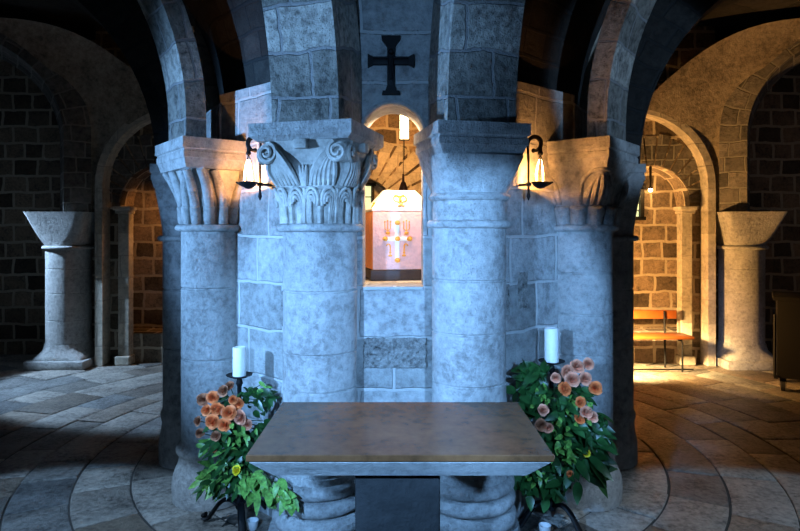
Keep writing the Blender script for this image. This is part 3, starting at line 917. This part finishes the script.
# ------------------------------------------------------------------ wall lamps on scroll brackets
LAMPS = []
def wall_lamp(lx, ly, zdish, rx, ry, wallpt, side):
    """lx,ly lamp axis; rx,ry bracket rod; wallpt where it is fixed"""
    left = lx < 0
    w = 'left' if left else 'right'
    t = thing('lamp_bracket', 'black iron scroll bracket on the wall panel ' + ('left of the leaf-carved capital' if left else 'right of the plain bell capital'), 'bracket', (rx, ry, 0))
    A = Vector((lx - rx, ly - ry, 0)); L = A.length; A.normalize()
    top = zdish + 0.30
    mb = MB()
    mb.tube([(0, 0, zdish - 0.10), (0, 0, zdish - 0.075), (0, 0, zdish - 0.055), (0, 0, zdish - 0.05), (0, 0, top - 0.14)], [0.002, 0.013, 0.009, 0.0075, 0.0075], 8)
    mb.build('rod', M['iron'], t)
    mb = MB()
    mb.tube([(0, 0, zdish + 0.0), Vector((wallpt[0] - rx, wallpt[1] - ry, zdish + 0.0))], 0.008, 6)
    mb.box((0, 0, zdish), (0.03, 0.03, 0.02))
    mb.build('wall_fixing', M['iron'], t)
    pts = [(0, 0, top - 0.16)]
    for k in range(25):                         # big curve over to the lamp then curling back inside
        a = PI - k / 24 * 1.55 * PI
        q = (L / 2 + 0.004) * (1 - 0.15 * max(0, k - 14) / 10)
        pts.append(A * (L / 2 + q * math.cos(a)) + Vector((0, 0, top - 0.055 + q * 1.15 * math.sin(a))))
    mb = MB(); mb.tube(pts, [0.008] + [0.0085 + 0.006 * math.sin(PI * k / 24) for k in range(25)], 8)
    mb.ball(pts[-1], 0.014); mb.build('scroll', M['iron'], t)
    t = thing('hanging_lamp', 'lit oil lamp with boat-shaped iron dish hanging ' + ('left of the leaf-carved capital' if left else 'right of the plain bell capital'), 'lamp', (lx, ly, 0))
    mb = MB(); mb.tube([(0, 0, top - 0.05), (0, 0, zdish + 0.19)], [0.010, 0.012], 8); mb.ball((0, 0, zdish + 0.19), 0.016)
    for k in range(3):
        a = 2 * PI * k / 3 + 0.5
        mb.tube([(0, 0, zdish + 0.185), (0.018 * math.cos(a), 0.018 * math.sin(a), zdish + 0.13), (0.034 * math.cos(a), 0.034 * math.sin(a), zdish + 0.015)], 0.0028, 6)
    mb.build('hanger', M['iron'], t)
    mb = MB()
    mb.lathe([(0.004, zdish - 0.03), (0.02, zdish - 0.026), (0.044, zdish - 0.008), (0.056, zdish + 0.012), (0.053, zdish + 0.012), (0.040, zdish - 0.002), (0.004, zdish - 0.008)], 20)
    sgn = -1 if left else 1
    mb.tube([(sgn * 0.03, 0, zdish - 0.004), (sgn * 0.055, 0, zdish + 0.004), (sgn * 0.078, 0, zdish + 0.012)], [0.014, 0.010, 0.004], 6)
    mb.build('dish', M['iron'], t)
    for k in range(3):
        a = 2 * PI * k / 3 - PI / 2 + 0.3
        mb = MB(); mb.tube([(0.024 * math.cos(a), 0.024 * math.sin(a), zdish + 0.022), (0.026 * math.cos(a), 0.026 * math.sin(a), zdish + 0.06), (0.018 * math.cos(a), 0.018 * math.sin(a), zdish + 0.11), (0.008 * math.cos(a), 0.008 * math.sin(a), zdish + 0.15)], [0.005, 0.0075, 0.006, 0.003], 8)
        mb.build('lamp_glass', M['flame'], t)
    LAMPS.append((lx, ly, zdish))
ZD = 1.8 + (231 - 184) / 600 * 3.68
wall_lamp((248.5 - 400) / 600 * 3.68, 3.68, ZD, (260 - 400) / 600 * 3.70, 3.70, (-0.80, 3.80), 1)
wall_lamp((540.5 - 400) / 600 * 3.68, 3.68, ZD, (528.5 - 400) / 600 * 3.70, 3.70, (0.73, 3.80), -1)

# ------------------------------------------------------------------ candle stands
def candle_stand(x, y, ztop, cr, ch, labs, rot, foot):
    t = thing('candle_stand', labs[0], 'candle stand', (x, y, 0), rot)
    mb = MB()
    mb.tube([(0, 0, 0.10), (0, 0, 0.14), (0, 0, 0.17), (0, 0, 0.40), (0, 0, 0.42), (0, 0, 0.44), (0, 0, ztop - 0.07), (0, 0, ztop - 0.05), (0, 0, ztop - 0.008)],
            [0.022, 0.028, 0.014, 0.013, 0.022, 0.013, 0.013, 0.022, 0.012], 12)
    mb.build('stem', M['iron'], t)
    mb = MB(); mb.lathe([(0.012, ztop - 0.016), (0.05, ztop - 0.010), (0.078, ztop + 0.002), (0.080, ztop + 0.006), (0.074, ztop + 0.006), (0.05, ztop - 0.002), (0.005, ztop - 0.002)], 28)
    mb.build('drip_pan', M['iron'], t)
    for k in range(3):
        a = 2 * PI * k / 3
        mb = MB(); pts = []
        for j in range(15):
            u = j / 14
            if u < 0.75:
                q = u / 0.75; rr = 0.01 + 0.20 * q; z = 0.125 + 0.035 * math.sin(PI * min(1, q * 1.1)) - 0.145 * max(0, q - 0.15) ** 1.8
            else:
                q = (u - 0.75) / 0.25; rr = 0.21 + 0.035 * math.sin(q * PI * 0.9); z = 0.018 + 0.03 * (1 - math.cos(q * PI * 0.7)) * 0.6
            pts.append((rr * math.cos(a), rr * math.sin(a), max(z, 0.0135)))
        mb.tube(pts, [0.013] * 15, 8, flat=1.7)
        mb.build('leg', M['iron'], t)
    mb = MB(); mb.lathe([(cr, 0), (cr, ch - 0.006), (cr - 0.005, ch), (cr - 0.02, ch - 0.008), (0.004, ch - 0.010)], 28)
    mb.tube([(0, 0, ch - 0.012), (0.001, 0, ch + 0.006)], 0.0015, 5)
    o = mb.build('candle', M['wax'], loc=(x, y, ztop - 0.001)); tag(o, labs[1], 'candle')
    mb = MB(); mb.lathe([(0.026, 0), (0.030, 0.004), (0.037, 0.055), (0.034, 0.055), (0.028, 0.012), (0.003, 0.010)], 24)
    o = mb.build('white_cup', M['white'], loc=(foot[0], foot[1], 0.002)); tag(o, labs[2], 'cup')
candle_stand(-0.985, 3.68, 0.915, 0.040, 0.175, ('black iron tripod candle stand left of the altar', 'thick white pillar candle on the shorter stand, left of the altar', 'small white cup on the floor under the left candle stand'), math.radians(-70), (-0.89, 3.62))
candle_stand(0.925, 3.66, 1.005, 0.043, 0.205, ('taller black iron tripod candle stand right of the altar', 'thick white pillar candle on the taller stand, right of the altar', 'small white cup on the floor under the right candle stand'), math.radians(-48), (0.86, 3.56))

# ------------------------------------------------------------------ flowers tied to the stands
def leaf(mb, p, d, up, L, W, bend=0.25):
    d = d.normalized(); sd = d.cross(up)
    if sd.length < 1e-4: sd = Vector((1, 0, 0))
    sd.normalize(); n = sd.cross(d)
    rows = []
    for k in range(6):
        u = k / 5
        w = W * math.sin(PI * min(1, 0.06 + 0.94 * u)) ** 0.8 * (1 - 0.25 * u) + 0.001
        c = p + d * (L * u) - n * (bend * L * u * u)
        rows.append([c - sd * w + n * (0.18 * w), c, c + sd * w + n * (0.18 * w)])
    mb.grid(rows)
def rose(mb, R, rng):
    for ring_, (n, rad, h) in enumerate(((7, 1.0, 0.30), (6, 0.80, 0.62), (5, 0.56, 0.82), (4, 0.32, 0.92), (3, 0.15, 0.95))):
        for k in range(n):
            a = 2 * PI * k / n + ring_ * 0.6 + rng.uniform(-.15, .15)
            rows = []; rk = rad * rng.uniform(.88, 1.08); hk = h * rng.uniform(.85, 1.15)
            for i in range(5):
                u = i / 4; row = []
                for j in range(5):
                    v = (j - 2) / 2
                    aa = a + v * (PI / n) * 1.55 * (0.75 + 0.25 * math.sin(PI * u))
                    rr = R * (0.10 + (rk - 0.10) * u ** 0.75) * (1 - 0.07 * v * v * u)
                    z = R * (hk * u ** 1.5 - 0.10 * v * v * u + rng.uniform(-.03, .03) * u - 0.10 * max(0, u - 0.75) / 0.25)
                    row.append((rr * math.cos(aa), rr * math.sin(aa), z))
                rows.append(row)
            mb.grid(rows)
def orient(o, d):
    o.rotation_mode = 'QUATERNION'; o.rotation_quaternion = Vector(d).to_track_quat('Z', 'Y')
def arrangement(label, cx, cy, blobs, lightblobs, roses, seed, big):
    """blobs: (px, py, y, spread m, count, leaf length) placed about the stand"""
    rng = random.Random(seed)
    t = thing('flower_arrangement', label, 'flowers', (cx, cy, 0))
    def W(px, py, y): return Vector(((px - 400) / 600 * y - cx, y - cy, 1.8 - (py - 231) / 600 * y))
    stems = MB()
    for nm, bl, mt in (('dark_foliage', blobs, 'leafd'), ('light_foliage', lightblobs, 'leafl')):
        mb = MB()
        for (px, py, y, sp, n, L) in bl:
            c = W(px, py, y)
            root = Vector((0, -0.02, min(max(c.z, 0.30), 0.75)))
            for q in range(max(1, n // 7)):
                e = c + Vector([rng.gauss(0, sp * 0.4) for _ in range(3)])
                stems.tube([root, root.lerp(e, 0.5) + Vector((0, -0.02, 0.02)), e], [0.004, 0.003, 0.002], 5)
            for q in range(n):
                p = c + Vector((rng.gauss(0, sp * 0.5), rng.gauss(-0.01, sp * 0.4), rng.gauss(0, sp * 0.5)))
                out = (p - root); out.z *= 0.6
                d = out.normalized() * 0.8 + Vector((rng.gauss(0, .5), rng.gauss(-.35, .4), rng.gauss(-.15, .5)))
                up = Vector((rng.gauss(0, .3), -0.7 + rng.gauss(0, .3), 0.7 + rng.gauss(0, .3)))
                leaf(mb, p - d.normalized() * L * 0.4, d, up, L * rng.uniform(.7, 1.25), L * rng.uniform(.19, .27), rng.uniform(.05, .4))
        mb.build(nm, M[mt], t, fix=False, angle=60)
    for (px, py, y, R, mt) in roses:
        p = W(px, py, y)
        mb = MB(); rose(mb, R, rng)
        for k in range(5):
            a = 2 * PI * k / 5
            leaf(mb, Vector((0, 0, 0.0)), Vector((math.cos(a), math.sin(a), -0.2)), Vector((0, 0, 1)), R * 0.7, R * 0.16)
        nm = 'yellow_blossom' if mt == 'yel' else 'blossom'
        o = mb.build(nm, M[mt], t, loc=p, fix=False, angle=70)
        orient(o, (rng.gauss(p.x * 0.8, .25), -0.9 + rng.gauss(0, .15), 0.45 + rng.gauss(0, .25)))
        root = Vector((0, -0.02, min(max(p.z - 0.1, 0.28), 0.7)))
        stems.tube([root, root.lerp(p, 0.6) + Vector((0, 0.01, 0.0)), p], [0.0035, 0.003, 0.003], 5)
    stems.build('stems', M['stem'], t)
    mb = MB(); mb.box((0, -0.02, 0.47), (0.10, 0.10, 0.42), bevel=0.03); mb.build('foam_holder', M['leafd'], t)
rl = [(203, 400, 3.52, .040, 'dry'), (213, 398, 3.50, .040, 'rose'), (224, 391, 3.50, .038, 'dry'), (218, 408, 3.46, .046, 'rose'), (229, 413, 3.45, .046, 'rose'), (213, 421, 3.47, .045, 'rose'),
      (225, 425, 3.46, .044, 'rose'), (241, 417, 3.47, .046, 'rosep'), (238, 404, 3.52, .036, 'rose'), (199, 421, 3.54, .032, 'dry'), (200, 433, 3.55, .030, 'dry'), (207, 410, 3.50, .036, 'rose'), (216, 436, 3.47, .034, 'dry'),
      (230, 386, 3.54, .030, 'dry'), (247, 425, 3.48, .034, 'rosep'), (214, 448, 3.5, .028, 'rose'), (237, 470, 3.40, .030, 'yel'), (281, 492, 3.16, .030, 'rosep'), (233, 400, 3.50, .03, 'rose')]
arrangement('bouquet of orange roses and green leaves tied to the left candle stand', -0.985, 3.68,
            [(225, 440, 3.55, .11, 60, .085), (245, 445, 3.55, .11, 70, .085), (235, 470, 3.50, .13, 80, .090), (262, 400, 3.62, .07, 26, .08), (265, 430, 3.55, .08, 40, .08), (218, 480, 3.55, .08, 34, .09), (250, 395, 3.62, .05, 16, .07), (222, 410, 3.56, .08, 30, .07)],
            [(212, 478, 3.48, .08, 14, .095), (255, 487, 3.36, .07, 12, .12), (270, 490, 3.25, .07, 14, .11), (285, 490, 3.14, .05, 12, .10), (292, 500, 3.10, .035, 6, .10), (243, 478, 3.40, .07, 14, .09), (262, 385, 3.62, .05, 7, .06), (240, 436, 3.47, .07, 16, .06), (205, 447, 3.6, .03, 6, .08), (225, 462, 3.47, .08, 16, .07)],
            rl, 5, False)
rr_ = [(566, 371, 3.50, .044, 'rosep'), (577, 367, 3.50, .046, 'rosep'), (588, 364, 3.52, .036, 'rosep'), (572, 380, 3.46, .048, 'rosep'), (564, 389, 3.44, .045, 'rose'), (595, 388, 3.48, .044, 'rose'), (585, 379, 3.48, .042, 'rosep'),
       (586, 413, 3.42, .040, 'rosep'), (579, 419, 3.42, .034, 'rose'), (592, 417, 3.44, .036, 'rosep'), (543, 410, 3.46, .034, 'rosep'), (541, 425, 3.42, .038, 'dry'), (548, 428, 3.42, .034, 'rosep'), (556, 378, 3.47, .032, 'rosep'),
       (586, 453, 3.42, .026, 'yel'), (551, 456, 3.36, .024, 'rosep'), (570, 474, 3.4, .022, 'rose'), (547, 456, 3.38, .018, 'yel'), (580, 402, 3.45, .034, 'rose')]
arrangement('bouquet of faded pink roses and broad dark leaves tied to the right candle stand', 0.925, 3.66,
            [(540, 375, 3.60, .07, 26, .12), (527, 372, 3.58, .05, 12, .12), (535, 400, 3.56, .09, 40, .12), (560, 410, 3.54, .11, 60, .11), (575, 430, 3.50, .11, 50, .12), (598, 425, 3.50, .05, 16, .12), (600, 440, 3.48, .05, 16, .12), (550, 440, 3.50, .10, 50, .11),
             (588, 468, 3.46, .07, 18, .15), (560, 465, 3.48, .10, 40, .12), (538, 480, 3.46, .08, 34, .11), (524, 484, 3.44, .05, 16, .10), (555, 485, 3.48, .07, 24, .11), (573, 395, 3.54, .09, 40, .09)],
            [(545, 395, 3.50, .08, 12, .05), (560, 425, 3.44, .10, 18, .06), (565, 455, 3.40, .08, 16, .07), (535, 478, 3.42, .06, 12, .05), (580, 405, 3.46, .07, 12, .06), (560, 448, 3.40, .04, 6, .09)],
            rr_, 11, True)

# ------------------------------------------------------------------ right chapel: bench, lamp, cart
t = thing('wooden_bench', 'orange wooden bench with slim metal legs against the lit wall', 'bench', (2.85, 7.80, 0))
mb = MB(); mb.box((0, 0.0, 0.435), (1.80, 0.34, 0.035), bevel=0.008); mb.build('seat', M['wood'], t)
mb = MB(); mb.box((-0.03, 0.19, 0.69), (1.72, 0.03, 0.115), bevel=0.008); mb.build('backrest', M['wood'], t)
for x in (-0.72, 0.70):
    mb = MB(); mb.tube([(x, -0.13, 0.415), (x + 0.05 * (1 if x > 0 else -1), -0.13, 0.40), (x + 0.06 * (1 if x > 0 else -1), -0.13, 0.36), (x + 0.06 * (1 if x > 0 else -1), -0.13, 0.0)], 0.013, 8); mb.build('leg', M['iron'], t)
    mb = MB(); mb.tube([(x - 0.05 * (1 if x > 0 else -1), 0.12, 0.0), (x - 0.05 * (1 if x > 0 else -1), 0.13, 0.42), (x - 0.04 * (1 if x > 0 else -1), 0.17, 0.74)], 0.014, 8); mb.build('rear_leg', M['iron'], t)
mb = MB(); mb.tube([(-0.78, -0.13, 0.03), (0.9, -0.13, 0.03)], 0.010, 6); mb.build('foot_rail', M['iron'], t)

t = thing('hanging_lamp', 'tiny lit lamp hanging on a dark rod in the round-headed niche above the bench', 'lamp', (3.44, 8.24, 0))
zb_ = 1.8 + (231 - 190) / 600 * 8.24
mb = MB(); mb.tube([(0, 0, zb_ + 0.03), (0, 0, 2.69)], [0.012, 0.02], 8); mb.build('rod', M['iron'], t)
mb = MB(); mb.ball((0, 0, zb_), 0.030); mb.build('bulb', M['flame'], t)
mb = MB(); mb.lathe([(0.010, zb_ + 0.05), (0.02, zb_ + 0.04), (0.025, zb_ + 0.02)], 14); mb.build('socket', M['iron'], t)

t = thing('rolling_cabinet', 'dark cabinet on casters at the right edge of the crypt', 'cabinet', (4.80, 6.75, 0), math.radians(-31))
mb = MB(); mb.box((0, 0, 0.585), (0.96, 0.6, 0.87), bevel=0.012); mb.build('body', M['cart'], t)
mb = MB(); mb.box((0, 0, 1.045), (1.04, 0.68, 0.05), bevel=0.012); mb.build('lid', M['cart'], t)
for sx in (-1, 1):
    mb = MB(); mb.tube([(sx * 0.50, -0.29, 0.16), (sx * 0.50, -0.29, 0.86)], 0.015, 8); mb.box((sx * 0.49, -0.29, 0.16), (0.04, 0.04, 0.04)); mb.build('corner_rail', M['iron'], t)
    for sy in (-1, 1):
        mb = MB(); mb.box((sx * 0.42, sy * 0.24, 0.135), (0.06, 0.06, 0.03)); mb.box((sx * 0.42 - 0.028, sy * 0.24, 0.09), (0.006, 0.05, 0.09)); mb.box((sx * 0.42 + 0.028, sy * 0.24, 0.09), (0.006, 0.05, 0.09))
        c = mb.build('caster', M['iron'], t, smooth=False)
        mb = MB(); mb.cyl((sx * 0.42, sy * 0.24, 0.066), 0.064, 0.040, 'X'); mb.build('wheel', M['rubber'], c)

# ------------------------------------------------------------------ lights
def look(o, tgt):
    d = Vector(tgt) - Vector(o.location); o.rotation_euler = d.to_track_quat('-Z', 'Y').to_euler()
def point(name, loc, col, w, r=0.05):
    l = bpy.data.lights.new(name, 'POINT'); l.energy = w; l.color = col; l.shadow_soft_size = r
    o = bpy.data.objects.new(name, l); COL.objects.link(o); o.location = loc; return o
def spot(name, loc, tgt, col, w, deg, blend=0.3, r=0.1):
    l = bpy.data.lights.new(name, 'SPOT'); l.energy = w; l.color = col; l.spot_size = math.radians(deg); l.spot_blend = blend; l.shadow_soft_size = r
    o = bpy.data.objects.new(name, l); COL.objects.link(o); o.location = loc; look(o, tgt); return o
BLUE = (0.22, 0.50, 1.0); WARM = (1.0, 0.56, 0.20)
spot('left_window_daylight', (-3.4, 2.0, 2.0), (-0.72, 3.44, 1.90), BLUE, 820, 66, 0.7, 0.06)
spot('front_window_daylight', (-0.95, 0.4, 1.95), (0.05, 3.75, 0.95), BLUE, 640, 46, 0.35, 0.06)
spot('cross_wall_fill', (-0.45, 0.6, 2.2), (-0.03, 3.5, 2.75), BLUE, 110, 30, 0.8, 0.08)  # added spot that lifts the wall around the cross
spot('right_window_daylight', (1.0, 0.3, 2.1), (0.30, 4.0, 1.02), BLUE, 430, 36, 0.25, 0.06)
spot('right_arch_fill', (2.7, 1.7, 2.25), (1.85, 3.9, 2.75), (0.36, 0.62, 1.0), 130, 32, 0.3, 0.06)  # added narrow spot on the right arch, kept off the rear column
spot('floor_fill', (-2.6, 1.0, 3.6), (-2.35, 2.6, 0), (0.36, 0.62, 1.0), 900, 43, 0.12, 0.05)  # added overhead spot, cone shaped to make the pool on the left floor
spot('right_floor_fill', (2.6, 1.0, 3.6), (2.35, 2.6, 0), (0.5, 0.72, 1.0), 400, 43, 0.12, 0.05)  # weaker overhead spot added to brighten the right floor
spot('left_daylight', (-6.4, 7.2, 3.2), (-3.0, 7.2, 0.0), (0.42, 0.66, 1.0), 1300, 43, 0.25, 0.10)
spot('right_chapel_glow', (2.2, 7.1, 0.9), (4.2, 8.0, 1.3), (1.0, 0.50, 0.14), 380, 120, 0.4, 0.12)
spot('bench_glow', (2.05, 7.0, 1.0), (2.95, 7.75, 0.2), (1.0, 0.66, 0.28), 2000, 58, 0.9, 0.10)
point('left_bay_fill', (-5.7, 6.9, 2.2), (0.50, 0.70, 1.0), 3.5, 0.1)  # point light added to brighten the arch and wall of the left bay
point('right_bay_fill', (6.0, 6.8, 2.4), (0.8, 0.85, 1.0), 2.5, 0.1)  # point light added inside the right bay, without a fixture
point('niche_lamp_glow', (3.42, 8.36, 2.36), (1.0, 0.55, 0.18), 9, 0.03)
spot('left_chapel_glow', (-2.95, 8.22, 2.15), (-3.40, 8.65, 1.75), (1.0, 0.42, 0.11), 14, 120, 0.5, 0.05)
point('niche_glow', (-0.05, 3.88, 2.585), (1.0, 0.66, 0.38), 36, 0.03)
point('chamber_top_glow', (-0.05, 3.92, 2.78), (1.0, 0.66, 0.38), 62, 0.03)
spot('chamber_glow', (0.3, 6.2, 3.1), (-0.2, 8.95, 2.4), (1.0, 0.45, 0.11), 420, 60, 0.5, 0.08)
for (x, y, z) in LAMPS:
    point('lamp_flame', (x, y, z + 0.030), (1.0, 0.42, 0.11), 11.5, 0.006)

w = bpy.data.worlds.new('world'); S.world = w; w.use_nodes = True
w.node_tree.nodes['Background'].inputs['Color'].default_value = (0.25, 0.45, 1.0, 1); w.node_tree.nodes['Background'].inputs['Strength'].default_value = 0.004
S.view_settings.view_transform = 'Standard'; S.view_settings.look = 'None'; S.view_settings.exposure = 0.12; S.view_settings.gamma = 1.0
S.view_settings.use_curve_mapping = False

GROUPS = {'stone_column': 'stone columns of the crypt', 'stone_arch': 'stone arches of the crypt', 'candle_stand': 'candle stands beside the altar', 'candle': 'pillar candles beside the altar',
          'white_cup': 'white cups under the candle stands', 'flower_arrangement': 'bouquets on the candle stands', 'lamp_bracket': 'scroll brackets on the pier', 'hanging_lamp': 'small hanging oil lamps'}
for o in list(S.objects):
    k = o.name.split('.')[0]
    if o.parent is None and o.get('label') and k in GROUPS:
        o['group'] = GROUPS[k]
